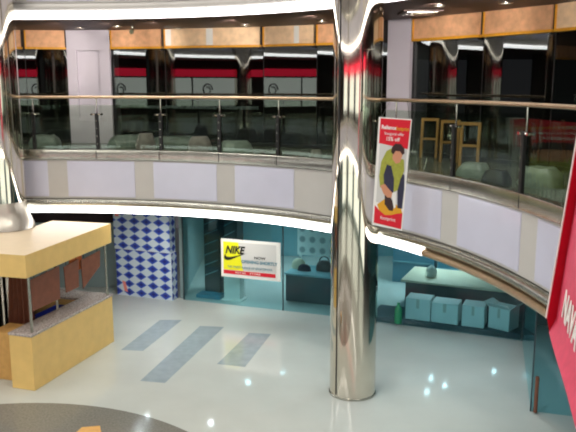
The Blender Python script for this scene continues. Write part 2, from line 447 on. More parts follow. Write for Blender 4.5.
# dark interiors behind the tinted glass
def offset_poly(P, d):
    out = []
    for i, p in enumerate(P):
        t = (P[min(i + 1, len(P) - 1)] - P[max(i - 1, 0)]).normalized(); n = Vector((t.y, -t.x, 0))
        if n.dot(Vector((CX, CY, 0)) - p) > 0: n = -n
        out.append(p + n * d)
    return out
VB = offset_poly(V, 2.4)
b = MB()
for a, c in zip(VB[:-1], VB[1:]): b.face([a + Vector((0, 0, F1)), c + Vector((0, 0, F1)), c + Vector((0, 0, SOF1)), a + Vector((0, 0, SOF1))])
struct(b.build('wall_back', M['darkwall']))
b = MB()
for a, c in zip(V[:-1], V[1:]):
    b.face([a + Vector((0, 0, HB + 0.02)), c + Vector((0, 0, HB + 0.02)), c + Vector((0, 0, SOF1)), a + Vector((0, 0, SOF1))])
struct(b.build('wall_header', M['darkwall']))

# pillars
def pillar(a, c, recess):
    t = (c - a); L = t.length; t.normalize(); n = Vector((t.y, -t.x, 0))
    if n.dot(Vector((CX, CY, 0)) - a) < 0: n = -n
    o = a + n * 0.10; z0, z1 = F1 + 0.006, SOF1 - 0.002
    b = MB(); up = Vector((0, 0, 1))
    P = lambda u, z, d=0.0: o + t * u + up * z - n * d
    if recess:
        u0, u1 = 0.22 * L, 0.75 * L; y0, y1 = F1 + 0.55, HB - 0.03
        xs = [0, u0, u1, L]; zs = [z0, y0, y1, z1]
        for i in range(3):
            for j in range(3):
                if i == 1 and j == 1: continue
                b.face([P(xs[i], zs[j]), P(xs[i + 1], zs[j]), P(xs[i + 1], zs[j + 1]), P(xs[i], zs[j + 1])])
        q = [(u0, y0), (u1, y0), (u1, y1), (u0, y1)]
        for k in range(4):
            e, f = q[k], q[(k + 1) % 4]
            b.face([P(*e), P(*f), P(*f, 0.07), P(*e, 0.07)])
        b.face([P(*e, 0.07) for e in q])
    else:
        b.face([P(0, z0), P(L, z0), P(L, z1), P(0, z1)])
    b.face([P(0, z0), P(0, z1), P(0, z1, .7), P(0, z0, .7)]); b.face([P(L, z0), P(L, z0, .7), P(L, z1, .7), P(L, z1)])
    b.face([P(0, z0, .7), P(0, z1, .7), P(L, z1, .7), P(L, z0, .7)]); b.face([P(0, z0), P(0, z0, .7), P(L, z0, .7), P(L, z0)]); b.face([P(0, z1), P(L, z1), P(L, z1, .7), P(0, z1, .7)])
    struct(b.build('pillar', M['pillar']))
pillar(V[2], V[3], True)
pillar(V[8], V[9], False)

# header boards
def board(a, c, m, label, paper=()):
    t = (c - a); L = t.length; t.normalize(); n = Vector((t.y, -t.x, 0))
    if n.dot(Vector((CX, CY, 0)) - a) < 0: n = -n
    z0, z1 = HB + 0.0, SOF1 - 0.004
    r = empty('header_board', a + Vector((0, 0, z0)), label, 'signboard', 'paper covered header boards over the upper shopfronts')
    b = MB(); b.obox(a + t * 0.06 + n * 0.012 + Vector((0, 0, z0 + 0.05)), t * (L - 0.12), n * 0.05, (0, 0, z1 - z0 - 0.05)); b.build('board', m, r)
    b = MB(); b.obox(a + t * 0.03 + n * 0.01 + Vector((0, 0, z0)), t * (L - 0.06), n * 0.075, (0, 0, 0.045))
    b.obox(a + t * 0.03 + n * 0.01 + Vector((0, 0, z0 + 0.046)), t * 0.03, n * 0.07, (0, 0, z1 - z0 - 0.05))
    b.build('edge_frame', M['yellow_trim'], r)
    b = MB(); b.obox(a + t * (L - 0.08) + n * 0.02 + Vector((0, 0, z0 - 0.045)), t * 0.04, n * 0.06, (0, 0, 0.043)); b.build('bracket', M['dark'], r)
    for u, w in paper:
        b = MB(); b.obox(a + t * u + n * 0.063 + Vector((0, 0, z0 + 0.06)), t * w, n * 0.004, (0, 0, z1 - z0 - 0.07)); b.build('paper', M['paper'], r)
for i, m, lab, pp in ((0, 'brown_board', 'blank tan header board at the far left end, cut by the left chrome column', ()),
                      (1, 'brown_board', 'blank tan header board left of the tall pale pillar with a recess', ()),
                      (3, 'brown_board', 'blank tan header board immediately right of the recessed pale pillar', ()),
                      (4, 'peach_board', 'long light peach header board with a white paper scrap near its left end', ((0.06, 0.14), (1.05, 0.16))),
                      (5, 'peach_board', 'light peach header board with a white paper near its right end', ((0.78, 0.12),)),
                      (6, 'brown_board', 'short tan header board beside the left edge of the middle chrome column', ()),
                      (9, 'brown_board', 'tan header board immediately right of the plain pale pillar', ()),
                      (10, 'brown_board', 'tan header board between two yellow uprights over black glass, upper right', ()),
                      (11, 'peach_board', 'paler peach header board at the upper right corner', ())):
    board(V[i], V[i + 1], M[m], lab, pp)

# items in the upper ceiling
def downlight(px, py, lab):
    p = at_z(px, py, SOF1)
    r = empty('ceiling_downlight', p, lab, 'downlight', 'round downlights in the dark upper ceiling')
    b = MB(); b.lathe((p.x, p.y), [(0.11, SOF1 - 0.001), (0.11, SOF1 - 0.014), (0.085, SOF1 - 0.018), (0.085, SOF1 - 0.001)], 24); b.build('rim', M['steel'], r, smooth=40)
    b = MB(); b.lathe((p.x, p.y), [(0.082, SOF1 - 0.008), (0.082, SOF1 - 0.001)], 24); b.build('lamp', M['lampdim'], r)
for q in ((79, 27.8, 'round downlight in the dark ceiling above the left of the recessed pillar'), (117, 26, 'round downlight in the dark ceiling just right of the recessed pillar'),
          (178, 28, 'round downlight in the dark ceiling above the peach board with paper scrap'), (245, 24.3, 'round downlight in the dark ceiling mid way between pillar and middle column'),
          (322, 20.7, 'round downlight in the dark ceiling beside the middle column'), (439, 5, 'round downlight in the dark ceiling beside the square vent'),
          (505.7, 2.5, 'round downlight in the dark ceiling at the upper right')):
    downlight(*q)
p = at_z(132, 26, SOF1)
r = empty('spotlight', p, 'small adjustable spotlight under the dark ceiling over the tan board', 'spotlight')
b = MB(); b.lathe((p.x, p.y), [(0.03, SOF1 - 0.002), (0.03, SOF1 - 0.03), (0.01, SOF1 - 0.035), (0.01, SOF1 - 0.08), (0.001, SOF1 - 0.08)], 16); b.build('mount', M['steel'], r, smooth=40)
b = MB(); b.tube([p + Vector((0, 0.03, -0.07)), p + Vector((0, -0.08, -0.13))], [0.035, 0.05], 16); b.build('head', M['steel'], r, smooth=40)
p = at_z(420, 11.5, SOF1)
r = empty('ceiling_vent', p, 'square pale ceiling vent in the dark ceiling left of the tan board', 'vent')
b = MB(); b.box(p.x - .34, p.y - .34, SOF1 - .03, p.x + .34, p.y + .34, SOF1 - .002); b.build('frame', M['soffit'], r, bevel=0.008)
b = MB()
for k in range(4):
    w = .28 - .065 * k
    for sx, sy, lx, ly in ((-w, -w, 2 * w, .03), (-w, w - .03, 2 * w, .03), (-w, -w, .03, 2 * w), (w - .03, -w, .03, 2 * w)):
        b.box(p.x + sx, p.y + sy, SOF1 - .042, p.x + sx + lx, p.y + sy + ly, SOF1 - .03)
b.build('louvre', M['steel'], r)

# ------------------------------------------------------------------ goods and building leftovers on the upper gallery
def wrapped_bundle(px, dist, w, d, h, rz, m, name, lab, cat='bundle', z0=F1 + 0.006):
    x = (px - 288) / FPX * (dist * math.cos(PITCH) + (EYE - z0) * math.sin(PITCH))
    R = Matrix.Rotation(rz, 3, 'Z'); rnd = random.Random(px)
    rows = []
    for k in range(7):
        z = h * k / 6; ring_ = []
        for j in range(20):
            a = 2 * PI * j / 20; c, s = math.cos(a), math.sin(a)
            q = 1 - 0.35 * (k / 6) ** 2.2 + rnd.uniform(-.05, .05)
            v = R @ Vector((w / 2 * q * math.copysign(abs(c) ** .6, c), d / 2 * q * math.copysign(abs(s) ** .6, s), z * (1 + rnd.uniform(-.05, .05) * (k > 0))))
            ring_.append(v + Vector((x, dist, z0)))
        rows.append(ring_)
    b = MB(); b.grid(rows, close_u=True); b.face(rows[0][::-1]); b.face(rows[-1])
    return tag(b.build(name, m, smooth=60), lab, cat, 'bundles and sacks left on the upper gallery floor')
def rail_y(px): return edge(edge_px(px, 4.3))[0].y
for px, dd, w, d, h, rz, m, nm, lab in (
    (128, 2.0, .9, .5, .24, .2, 'wrap', 'wrapped_bundle', 'low grey plastic wrapped bundle behind the railing right of the recessed pillar'),
    (146, 1.1, .4, .36, .34, .5, 'greycloth', 'sack', 'grey sack standing behind the railing left of the third post'),
    (200, 1.1, .5, .45, .3, .1, 'greycloth', 'sack', 'dull rounded sack behind the railing between the third and fourth posts'),
    (176, 2.5, 1.2, .5, .2, -.2, 'wrap', 'wrapped_bundle', 'flat pale wrapped bundle behind the railing right of the third post'),
    (236, 1.4, .7, .5, .22, .3, 'wrap', 'wrapped_bundle', 'grey wrapped bundle behind the railing left of the fifth post'),
    (316, .45, .24, .22, .2, .0, 'greycloth', 'sack', 'dull grey sack behind the railing beside the middle column'),
    (474, 1.2, .5, .4, .2, -.6, 'wrap', 'wrapped_bundle', 'grey wrapped bundle behind the railing right of the red poster'),
    (496, .75, .4, .3, .2, -.8, 'black', 'sack', 'black sack on the gallery floor between the two posts on the right'),
    (540, 1.6, .6, .4, .26, -.9, 'wrap', 'wrapped_bundle', 'grey wrapped bundle behind the railing nearest the red banner'),
    (45, 1.7, .7, .5, .26, .2, 'wrap', 'wrapped_bundle', 'grey wrapped bundle behind the railing left of the recessed pillar'),
):
    wrapped_bundle(px, rail_y(px) + dd, w, d, h, rz, M[m], nm, lab)
for px, dd, lab in ((428, 3.0, 'yellow wooden frame leaning at the black shop glass, next to the plain pale pillar'), (448, 2.6, 'yellow wooden frame leaning at the black shop glass, middle of three'), (468, 2.3, 'yellow wooden frame leaning at the black shop glass, farthest from the pale pillar')):
    y = rail_y(px) + dd; z0 = F1 + 0.006
    x = (px - 288) / FPX * (y * math.cos(PITCH) + 1.3 * math.sin(PITCH))
    b = MB(); w, h = .34, .74; R = Matrix.Rotation(-.5, 3, 'Z')
    for o_, a_, c_, e_ in (((-w / 2, 0, 0), (.045, 0, 0), (0, .04, 0), (0, .06, h)), ((w / 2 - .045, 0, 0), (.045, 0, 0), (0, .04, 0), (0, .06, h)),
                           ((-w / 2 + .045, .057, h - .05), (w - .09, 0, 0), (0, .04, 0), (0, .003, .05)), ((-w / 2 + .045, .028, h * .45), (w - .09, 0, 0), (0, .03, 0), (0, .003, .04))):
        b.obox(R @ Vector(o_) + Vector((x, y, z0)), R @ Vector(a_), R @ Vector(c_), R @ Vector(e_))
    tag(b.build('wooden_frame', M['wood']), lab, 'frame', 'wooden frames leaning on the upper gallery')

# ------------------------------------------------------------------ near side of the building (seen in the mirrors and dark glass)
def near_wall(z0, z1, d, m, name, s0, s1):
    b = MB(); sweep(b, s0, s1, [(d, z0), (d, z1), (d + .1, z1), (d + .1, z0)], True, step=0.4)
    return struct(b.build(name, m))
sN0, sN1 = PERIM * 0.52, PERIM * 0.985
near_wall(F1, SOF1, 3.1, M['darkwall'], 'wall_near', PERIM * 0.40, PERIM * 1.0 - 1)
near_wall(5.62, 5.98, 2.95, M['sign_red'], 'trim_6', sN0, sN1)
s = sN0
k = 0
while s < sN1 - 1.2:
    if k % 4 != 3:
        w = 1.66
        near_wall(4.15, 5.55, 3.0, M['sign_white'], 'window_%d' % (30 + k), s, s + w); near_wall(.3, 2.3, 3.1, M['sign_white'], 'window_%d' % (60 + k), s, s + w)  # lower row: unseen glowing panels added to brighten the column's reflections
        if k % 2 == 0:      # black scroll motif on the lit window
            b = MB(); p, t, n = edge(s + 0.5); c = p + n * 2.97 + Vector((0, 0, 4.95))
            b.tube([c + t * (0.28 * math.cos(a) * (1 - a / 14)) + Vector((0, 0, 0.34 * math.sin(a) * (1 - a / 14))) for a in [0.4 * j for j in range(22)]], 0.035, 8)
            struct(b.build('window_motif', M['dark']))
    s += 1.75; k += 1
# ground-floor and top-floor back walls round the rest of the ring
near_wall(0, SOF0, 3.2, M['greywall'], 'wall_ground', PERIM * 0.36, PERIM * 1.0 - 0.5)
b = MB(); ring(b, [(3.0, F1 + H), (3.0, CEIL), (3.1, CEIL), (3.1, F1 + H)], True); struct(b.build('wall_upper', M['white']))
b = MB(); b.box(-18, -8, CEIL, 13, 26, CEIL + .2); struct(b.build('ceiling', M['white']))

# ------------------------------------------------------------------ ground-floor shops
def gl(px, py): p = at_z(px, py, 0.0); return Vector((p.x, p.y, 0))
P0, P1, P2 = gl(184, 299.6), gl(283, 310.5), gl(522, 341)
P1b = gl(352, 318.5)
P3 = gl(530.5, 411); P4 = P3 + (gl(569, 416) - P3) * 6
GT = SOF0 - 0.002
def shop_glass(pts, idx, sill=0.10):
    w = struct(empty('window_%d' % idx, pts[0]))
    for a, c in zip(pts[:-1], pts[1:]):
        t = (c - a); L = t.length; t.normalize(); n = Vector((t.y, -t.x, 0))
        if n.dot(a) > 0: n = -n
        b = MB(); b.obox(a + t * .015 + Vector((0, 0, 0.0)), t * (L - .03), -n * .012, (0, 0, GT)); b.build('pane', M['tealglass'], w)
        b = MB(); b.obox(a - t * .012 + n * .008, t * .024, -n * .03, (0, 0, GT)); b.build('frame', M['darkteal'], w)
    return w
shop_glass([P0, P1, P1b], 20)
shop_glass([P1b, P2], 21)
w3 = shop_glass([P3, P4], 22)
w4 = shop_glass([P2, P3], 23)
q = at_z(536, 409, 0.02)
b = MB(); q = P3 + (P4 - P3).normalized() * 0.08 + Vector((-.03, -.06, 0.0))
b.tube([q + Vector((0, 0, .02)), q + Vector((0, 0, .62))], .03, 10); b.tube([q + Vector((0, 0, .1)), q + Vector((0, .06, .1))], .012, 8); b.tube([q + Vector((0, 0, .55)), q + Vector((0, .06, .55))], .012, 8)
h = b.build('handle_shape', M['brown'], w3, smooth=40)  # brown post put in for a brown reflection on the glass
BW = 21.6
def wall(x0, y0, x1, y1, z0, z1, m, name, th=0.1):
    a, c = Vector((x0, y0, 0)), Vector((x1, y1, 0)); t = (c - a); L = t.length; t.normalize(); n = Vector((-t.y, t.x, 0))
    b = MB(); b.obox(a + Vector((0, 0, z0)), t * L, n * th, (0, 0, z1 - z0)); return struct(b.build(name, M[m]))
wall(-2.75, BW, 9.5, BW, 0, GT, 'tealwall', 'wall_shop')
wall(9.5, BW, 9.5, 6.0, 0, GT, 'tealwall', 'wall_right', -0.1)
wall(-9.8, 18.1, -2.9, 18.1, 0, GT, 'greywall', 'wall_left')
wall(P0.x - .02, BW, P0.x - .02, P0.y + 0.12, 0, GT, 'greywall', 'wall_return', -0.08)
b = MB(); b.face([(x, y, SOF0 - .004) for x, y in ((P0.x, P0.y + .03), (P1b.x, P1b.y + .03), (P2.x, P2.y + .03), (9.4, 14.1), (9.4, BW), (P0.x, BW))]); struct(b.build('ceiling_shop', M['shopceil']))

# little round lamps of the shop ceiling and the soffit (their mirror images dot the floor)
for i, (px, py) in enumerate(((147, 418), (211, 424), (305, 361), (283, 373), (248, 383), (194, 368), (427, 393), (431, 379), (445, 386), (494, 372), (522, 376))):
    g = gl(px, py) * ((EYE + SOF0) / EYE); z = SOF0 - 0.006
    r = struct(empty('ceiling_lamp', (g.x, g.y, z)))
    b = MB(); b.lathe((g.x, g.y), [(0.085, z), (0.085, z - .012), (0.066, z - .016), (0.066, z)], 20); b.build('rim', M['steel'], r)
    b = MB(); b.lathe((g.x, g.y), [(0.062, z - .009), (0.062, z - .002)], 20); b.build('lamp', M['lamp'], r)
    ld = bpy.data.lights.new('lamp_beam', 'SPOT'); ld.energy = 105 if i > 1 else 60; ld.spot_size = math.radians(130); ld.spot_blend = 0.6; ld.shadow_soft_size = 0.05
    ld.color = (0.86, 0.98, 1.0) if i > 1 else (1.0, 0.9, 0.8)
    lo = bpy.data.objects.new('lamp_beam', ld); lo.location = (g.x, g.y, z - 0.03); COL.objects.link(lo)

hd = at_y(36, 223, 17.9); b = MB(); b.box(-9.5, 17.95, hd.z, -4.35, 18.09, GT - .004); struct(b.build('ceiling_shade_strip', M['maroon']))  # dark strip added for the shade under the ground ceiling
# shop contents -------------------------------------------------
ft = (P2 - P1b).normalized(); fn = Vector((-ft.y, ft.x, 0))           # along the front / into the shop
if fn.y < 0: fn = -fn
# window platform on the right
a = P1b + ft * 0.4 + fn * 0.05
b = MB(); b.obox(a, ft * ((P2 - P1b).length - 0.45), fn * .88, (0, 0, 0.12)); tag(b.build('display_platform', M['darkteal'], bevel=0.01), 'low dark display platform behind the teal glass carrying the white cartons', 'platform')
def carton(x0, x1, yb, hpx, lab, rz=0.0, openc=False, dep=.45):
    d_ = Vector((((x0 + x1) / 2 - 288) / FPX, 1.0 * math.cos(PITCH), 0)); g0 = P1b + fn * (.10 if not rz else .16)
    vx = ((x0 + x1) / 2 - 288) / FPX      # x = vx * (y cosP + (EYE - z) sinP): meet the line g0 + ft * k
    k_ = (vx * (g0.y * math.cos(PITCH) + (EYE - .12) * math.sin(PITCH)) - g0.x) / (ft.x - vx * ft.y * math.cos(PITCH))
    c = g0 + ft * k_ + Vector((0, 0, .122)); dist = c.y * math.cos(PITCH) + (EYE - .12) * math.sin(PITCH)
    w = (x1 - x0) / FPX * dist / (math.cos(math.atan2(-ft.y, ft.x)) if not rz else 1.0) * 0.94; h = hpx / FPX * dist * 1.0
    t = Matrix.Rotation(rz, 3, 'Z') @ ft; n = Matrix.Rotation(rz, 3, 'Z') @ fn
    o = c - t * w / 2
    r = empty('carton', c, lab, 'carton', 'white cartons in the right shop window')
    b = MB(); b.obox(o, t * w, n * dep, (0, 0, h)); b.build('box', M['whitebox'], r, bevel=0.012)
    if openc:
        for d_, s_ in ((t * -.16, 0), (n * -.14, 1)):
            b = MB()
            if s_ == 0: b.obox(o + Vector((0, 0, h)), n * dep, t * -.15 + Vector((0, 0, .06)), (0, 0, .008))
            else: b.obox(o + Vector((0, 0, h)), t * w, n * -.1 + Vector((0, 0, .1)), (0, 0, .008))
            b.build('flap', M['whitebox'], r)
        b = MB(); b.obox(o + t * w + Vector((0, 0, h)), n * dep, t * .1 + Vector((0, 0, .1)), (0, 0, .008)); b.build('flap', M['whitebox'], r)
    b = MB(); b.obox(o + t * (w * .44) - n * .003 + Vector((0, 0, h * .55)), t * w * .12, n * .004, (0, 0, h * .43)); b.build('tape', M['tape'], r)
carton(405, 429.5, 325, 22, 'white closed carton at the left end of the row, next to the chrome column')
carton(431, 457, 328, 21, 'white closed carton touching the leftmost carton, second in the row')
carton(461.5, 483, 322, 22, 'white closed carton standing alone, third from the chrome column')
carton(486, 510, 328, 22, 'white carton with open flaps at the right end of the row', rz=-0.35, openc=True)
c = at_z(398, 323, 0.122)
b = MB(); b.lathe((c.x, c.y), [(0.075, .122), (0.08, .14), (0.08, .42), (0.05, .50), (0.03, .52), (0.03, .58), (0.001, .58)], 24); tag(b.build('bottle', M['green'], smooth=40), 'green bottle beside the leftmost white carton behind the glass', 'bottle')
# long beige counter and teal wall units behind
c0, c1 = at_z(391, 300, 0.0), at_z(530, 322, 0.0)
c0 = P1b + ft * 0.9 + fn * 0.95; L = 4.2
r = empty('display_table', c0, 'long table with pale beige top behind the white cartons', 'table')
b = MB(); b.obox(c0 + fn * .25, ft * L, fn * .8, (0, 0, .72)); b.build('body', M['darkteal'], r, bevel=0.01)
b = MB(); b.obox(c0 - fn * .04 - ft * .04 + Vector((0, 0, .722)), ft * (L + .08), fn * 1.35, (0, 0, .05)); b.build('top', M['beige'], r, bevel=0.008)
c = c0 + ft * .55 + fn * .5
b = MB(); b.lathe((c.x, c.y), [(0.10, .773), (0.12, .8), (0.13, .92), (0.08, 1.0), (0.03, 1.03), (0.001, 1.05)], 24); tag(b.build('jar', M['whitebox'], smooth=50), 'small white rounded jar on the long beige topped table', 'jar')
for k, (u, w, h, m, lab) in enumerate(((-0.6, 1.1, 1.75, 'tealbox', 'teal wall unit right behind the chrome column inside the shop'), (0.6, 1.4, 1.5, 'tealbox', 'wide lower teal wall unit right of the taller teal unit'), (2.2, 1.5, 1.35, 'darkteal', 'dark teal wall unit behind the middle of the beige topped table'), (3.9, 1.5, 1.5, 'tealbox', 'teal wall unit at the far right end of the shop'))):
    o = P1b + ft * (0.6 + u) + fn * 3.4
    r = empty('wall_unit', o, lab, 'cabinet', 'teal wall units at the back of the right shop')
    b = MB(); b.obox(o, ft * w, fn * .45, (0, 0, h)); b.build('body', M[m], r, bevel=0.01)
    for j in (1, 2, 3):
        b = MB(); b.obox(o - fn * .03 - ft * .01 + Vector((0, 0, h * j / 3 - .03)), ft * (w + .02), fn * .03, (0, 0, .035)); b.build('shelf_edge', M['tealwall'], r)
# left window: display table with goods, printed wall, tall dark shelving
lt = (P1b - P1).normalized(); ln = Vector((-lt.y, lt.x, 0)); ln = ln if ln.y > 0 else -ln
o = P1 - lt * 0.22 + ln * 0.75
r = empty('display_table', o, 'dark fronted display table with pale top inside the left shop window', 'table')
b = MB(); b.obox(o, lt * 1.9, ln * .9, (0, 0, .66)); b.build('body', M['darkteal'], r, bevel=0.01)
b = MB(); b.obox(o - lt * .03 - ln * .03 + Vector((0, 0, .662)), lt * 1.96, ln * .96, (0, 0, .04)); b.build('top', M['tealwall'], r, bevel=0.006)
def lump(c, w, d, h, m, nm, lab, cat):
    rows = []
    for k in range(7):
        f = k / 6; q = (1 - (f * 0.95) ** 3) ** .5
        rows.append([c + lt * (w / 2 * q * math.cos(2 * PI * j / 18)) + ln * (d / 2 * q * math.sin(2 * PI * j / 18)) + Vector((0, 0, h * f)) for j in range(18)])
    b = MB(); b.grid(rows, close_u=True); b.face(rows[0][::-1]); b.face(rows[-1]); return tag(b.build(nm, m, smooth=60), lab, cat)
tz = Vector((0, 0, .703))
bag = lump(o + lt * .82 + ln * .5 + tz, .42, .22, .26, M['black'], 'handbag', 'black bag on the display table in the left shop window', 'bag')
bh = MB(); cc = o + lt * .82 + ln * .5 + tz + Vector((0, 0, .2)); bh.tube([cc + lt * (.13 * math.cos(a)) + Vector((0, 0, .16 * math.sin(a))) for a in [PI * j / 10 for j in range(11)]], .013, 8); bh.build('handle_shape', M['black'], bag, smooth=60)
lump(o + lt * 1.12 + ln * .4 + tz, .22, .2, .2, M['beige'], 'pouch', 'small cream pouch right of the black bag on the table', 'pouch')
lump(o + lt * .36 + ln * .35 + tz, .34, .16, .16, M['navy'], 'folded_garment', 'dark navy folded garment on the left of the display table', 'garment')
lump(o + lt * .14 + ln * .55 + tz, .36, .26, .24, M['beige'], 'cushion', 'cream cushion at the left end of the display table', 'cushion')
o2 = Vector((.24, 18.0, 0))
b = MB(); b.obox(o2 + Vector((0, 0, 0.9)), lt * 1.35, ln * .06, (0, 0, 1.65))
b.face([o2 - ln * .002 + Vector((0, 0, .9)), o2 + lt * 1.35 - ln * .002 + Vector((0, 0, .9)), o2 + lt * 1.35 - ln * .002 + Vector((0, 0, 2.55)), o2 - ln * .002 + Vector((0, 0, 2.55))], 0, [(0, 0), (1, 0), (1, 1), (0, 1)])
for z in (.0,):
    b.obox(o2 + lt * .05, lt * .06, ln * .06, (0, 0, .9)); b.obox(o2 + lt * 1.24, lt * .06, ln * .06, (0, 0, .9))
tag(b.build('display_screen', M['ovals']), 'white screen printed with grey ovals behind the display table', 'screen')
t0 = (P1 - P0).normalized(); n0 = Vector((-t0.y, t0.x, 0)); n0 = n0 if n0.y > 0 else -n0
for u, w, lab in ((0.18, .42, 'tall dark teal shelf unit beside the blue diamond stand, with slanted strips shaped as glass reflections'), (0.72, .36, 'second tall dark teal shelf unit, left of the yellow and white sign')):
    o3 = P0 + t0 * u + n0 * 0.8
    r = empty('shelf_unit', o3, lab, 'shelf')
    b = MB(); b.obox(o3, t0 * w, n0 * .05, (0, 0, 2.2)); b.obox(o3, t0 * .04, n0 * .4, (0, 0, 2.2)); b.obox(o3 + t0 * (w - .04), t0 * .04, n0 * .4, (0, 0, 2.2)); b.build('carcass', M['darkteal'], r)
    for j in range(6):
        b = MB(); b.obox(o3 + t0 * .05 - n0 * .12 + Vector((0, 0, .45 + j * .26)), t0 * (w - .1) + Vector((0, 0, .14)), n0 * .16, (0, 0, .015)); b.build('shelf', M['tealwall'], r)  # slanted strips built in the shape of diagonal reflections on the glass
o3 = P0 + t0 * .2 + n0 * .25
b = MB(); b.obox(o3, t0 * .64, n0 * .35, (0, 0, .09)); tag(b.build('shelf_plinth', M['tealbox'], bevel=0.01), 'low teal plinth on the floor in front of the dark shelf units', 'plinth')

# ------------------------------------------------------------------ yellow and white sign on its stand (behind the left glass)
def plane_pt(px, py, o, n):
    d = Vector(ray(px, py)); e = Vector((0, 0, EYE)); t = (Vector(o) - e).dot(n) / d.dot(n); return e + d * t
so = P0 - n0 * 0.045; sn = -n0
TL, TR, BR, BL = (plane_pt(x, y, so, sn) for x, y in ((220.5, 239), (282, 242.5), (279, 281), (221.5, 277)))
R_ = ((TR - TL) + (BR - BL)) / 2; W_ = R_.length; R_.z = 0; R_.normalize(); U_ = Vector((0, 0, 1)); Hh = ((TL.z - BL.z) + (TR.z - BR.z)) / 2
ctr = (TL + TR + BR + BL) / 4
NS = U_.cross(R_); NS = NS if NS.dot(ctr - Vector((0, 0, EYE))) < 0 else -NS
RR = R_ if R_.cross(U_).dot(NS) > 0 else -R_
sg = empty('shop_sign', (ctr.x, ctr.y, ctr.z - Hh / 2), 'yellow and white shop sign with black swoosh and red strip on the teal glass', 'sign')
def quad(mb, u0, v0, u1, v1, d, th, mi=0):
    mb.obox(ctr + RR * (u0 * W_) + U_ * (v0 * Hh) + NS * d, RR * ((u1 - u0) * W_), U_ * ((v1 - v0) * Hh), NS * th, mi)
b = MB(); quad(b, -.5, -.5, .5, .5, -.03, .03); b.build('panel', M['paper'], sg, bevel=0.006)
b = MB(); quad(b, -.455, -.30, .43, .43, .001, .004)
b.build('face', M['greyprint'], sg)
b = MB(); poly = [(-.455, -.30), (-.12, -.30), (-.20, .43), (-.455, .43)]
top = [ctr + RR * (u * W_) + U_ * (v * Hh) + NS * .009 for u, v in poly]; b.face(top); b.face([p - NS * .003 for p in top][::-1])
for k in range(4): b.face([top[k] - NS * .003, top[(k + 1) % 4] - NS * .003, top[(k + 1) % 4], top[k]])
b.build('yellow_field', M['yellow'], sg)
b = MB(); quad(b, -.455, -.41, .42, -.315, .001, .006); b.build('red_strip', M['red'], sg)
# swoosh: a tapered hook
def spline(P, n):
    out = []
    for i in range(len(P) - 1):
        p0, p1, p2, p3 = P[max(i - 1, 0)], P[i], P[i + 1], P[min(i + 2, len(P) - 1)]
        for k in range(n):
            f = k / n
            out.append(tuple(.5 * (2 * p1[c] + (p2[c] - p0[c]) * f + (2 * p0[c] - 5 * p1[c] + 4 * p2[c] - p3[c]) * f * f + (3 * p1[c] - p0[c] - 3 * p2[c] + p3[c]) * f ** 3) for c in (0, 1)))
    return out + [P[-1]]
lowc = spline([(-.40, .14), (-.440, .05), (-.425, -.035), (-.35, -.045), (-.23, .04), (-.05, .17)], 6)
upc = spline([(-.40, .14), (-.415, .08), (-.395, .042), (-.335, .04), (-.22, .085), (-.05, .17)], 6)
b = MB()
for k in range(len(lowc) - 1):
    b.face([ctr + RR * (u * W_) + U_ * (v * Hh) + NS * .012 for u, v in (lowc[k], lowc[k + 1], upc[k + 1], upc[k])])
b.build('swoosh', M['ink'], sg)
lettering('logo_lettering', 'NIKE', .27 * Hh, (ctr + RR * (-.265 * W_) + U_ * (.22 * Hh) + NS * .012, RR, U_), M['ink'], sg, shear=0.28, bold=0.010, sx=.86)
lettering('small_lettering', 'NOW', .09 * Hh, (ctr + RR * (.16 * W_) + U_ * (.06 * Hh) + NS * .008, RR, U_), M['ink'], sg, bold=.003, sx=1.3)
lettering('middle_lettering', 'OPENING SHORTLY', .115 * Hh, (ctr + RR * (.15 * W_) + U_ * (-.06 * Hh) + NS * .012, RR, U_), M['tealbox'], sg, bold=.002, sx=.95)
lettering('lower_lettering', 'THE FINEST RANGE OF SPORTSWEAR', .085 * Hh, (ctr + RR * (-.01 * W_) + U_ * (-.22 * Hh) + NS * .012, RR, U_), M['tealbox'], sg, sx=.86)
for u_, w_ in ((-.16, 'RETAIL'), (.08, 'STORE')):
    lettering('strip_lettering', w_, .066 * Hh, (ctr + RR * (u_ * W_) + U_ * (-.362 * Hh) + NS * .009, RR, U_), M['paper'], sg, sx=1.5)
pb = P0 + t0 * .93 + n0 * .32
pd_ = empty('pedestal', pb, 'plain pale pedestal behind the glass under the yellow and white sign', 'pedestal')
b = MB(); b.obox(pb + Vector((0, 0, .032)), t0 * .42, n0 * .3, (0, 0, .8)); b.build('column', M['paper'], pd_, bevel=.008)
b = MB(); b.obox(pb - t0 * .05 - n0 * .04, t0 * .52, n0 * .38, (0, 0, .03)); b.build('foot', M['paper'], pd_, bevel=.006)

# ------------------------------------------------------------------ blue and white diamond display stand
A, B = gl(117.5, 294.5), gl(172.5, 301)
t = (B - A); L = t.length; t.normalize(); n = Vector((-t.y, t.x, 0)); n = n if n.y > 0 else -n
r = empty('display_stand', (A + B) / 2, 'tall display stand covered in blue and white diamonds beside the kiosk', 'display stand')
hm = 1.18
b = MB(); b.obox(A + t * .0, t * L, n * .26, (0, 0, hm)); b.build('lower_tier', M['diamond_b'], r)
b = MB(); b.obox(A - t * .03 + Vector((0, 0, hm + .005)), t * (L + .0), n * .26, (0, 0, 1.14)); b.build('upper_tier', M['diamond_a'], r)
b = MB(); b.obox(A + t * .03 - n * .006 + Vector((0, 0, 2.0)), t * .10, n * .008, (0, 0, .28)); b.build('tag', M['salmon'], r)  # salmon strips here and below are coloured in for reflection smears
b = MB(); b.obox(A + t * .22 - n * .006 + Vector((0, 0, .12)), t * .09 + Vector((0, 0, -.02)), n * .008, t * -.06 + Vector((0, 0, .26))); b.build('tag', M['salmon'], r)

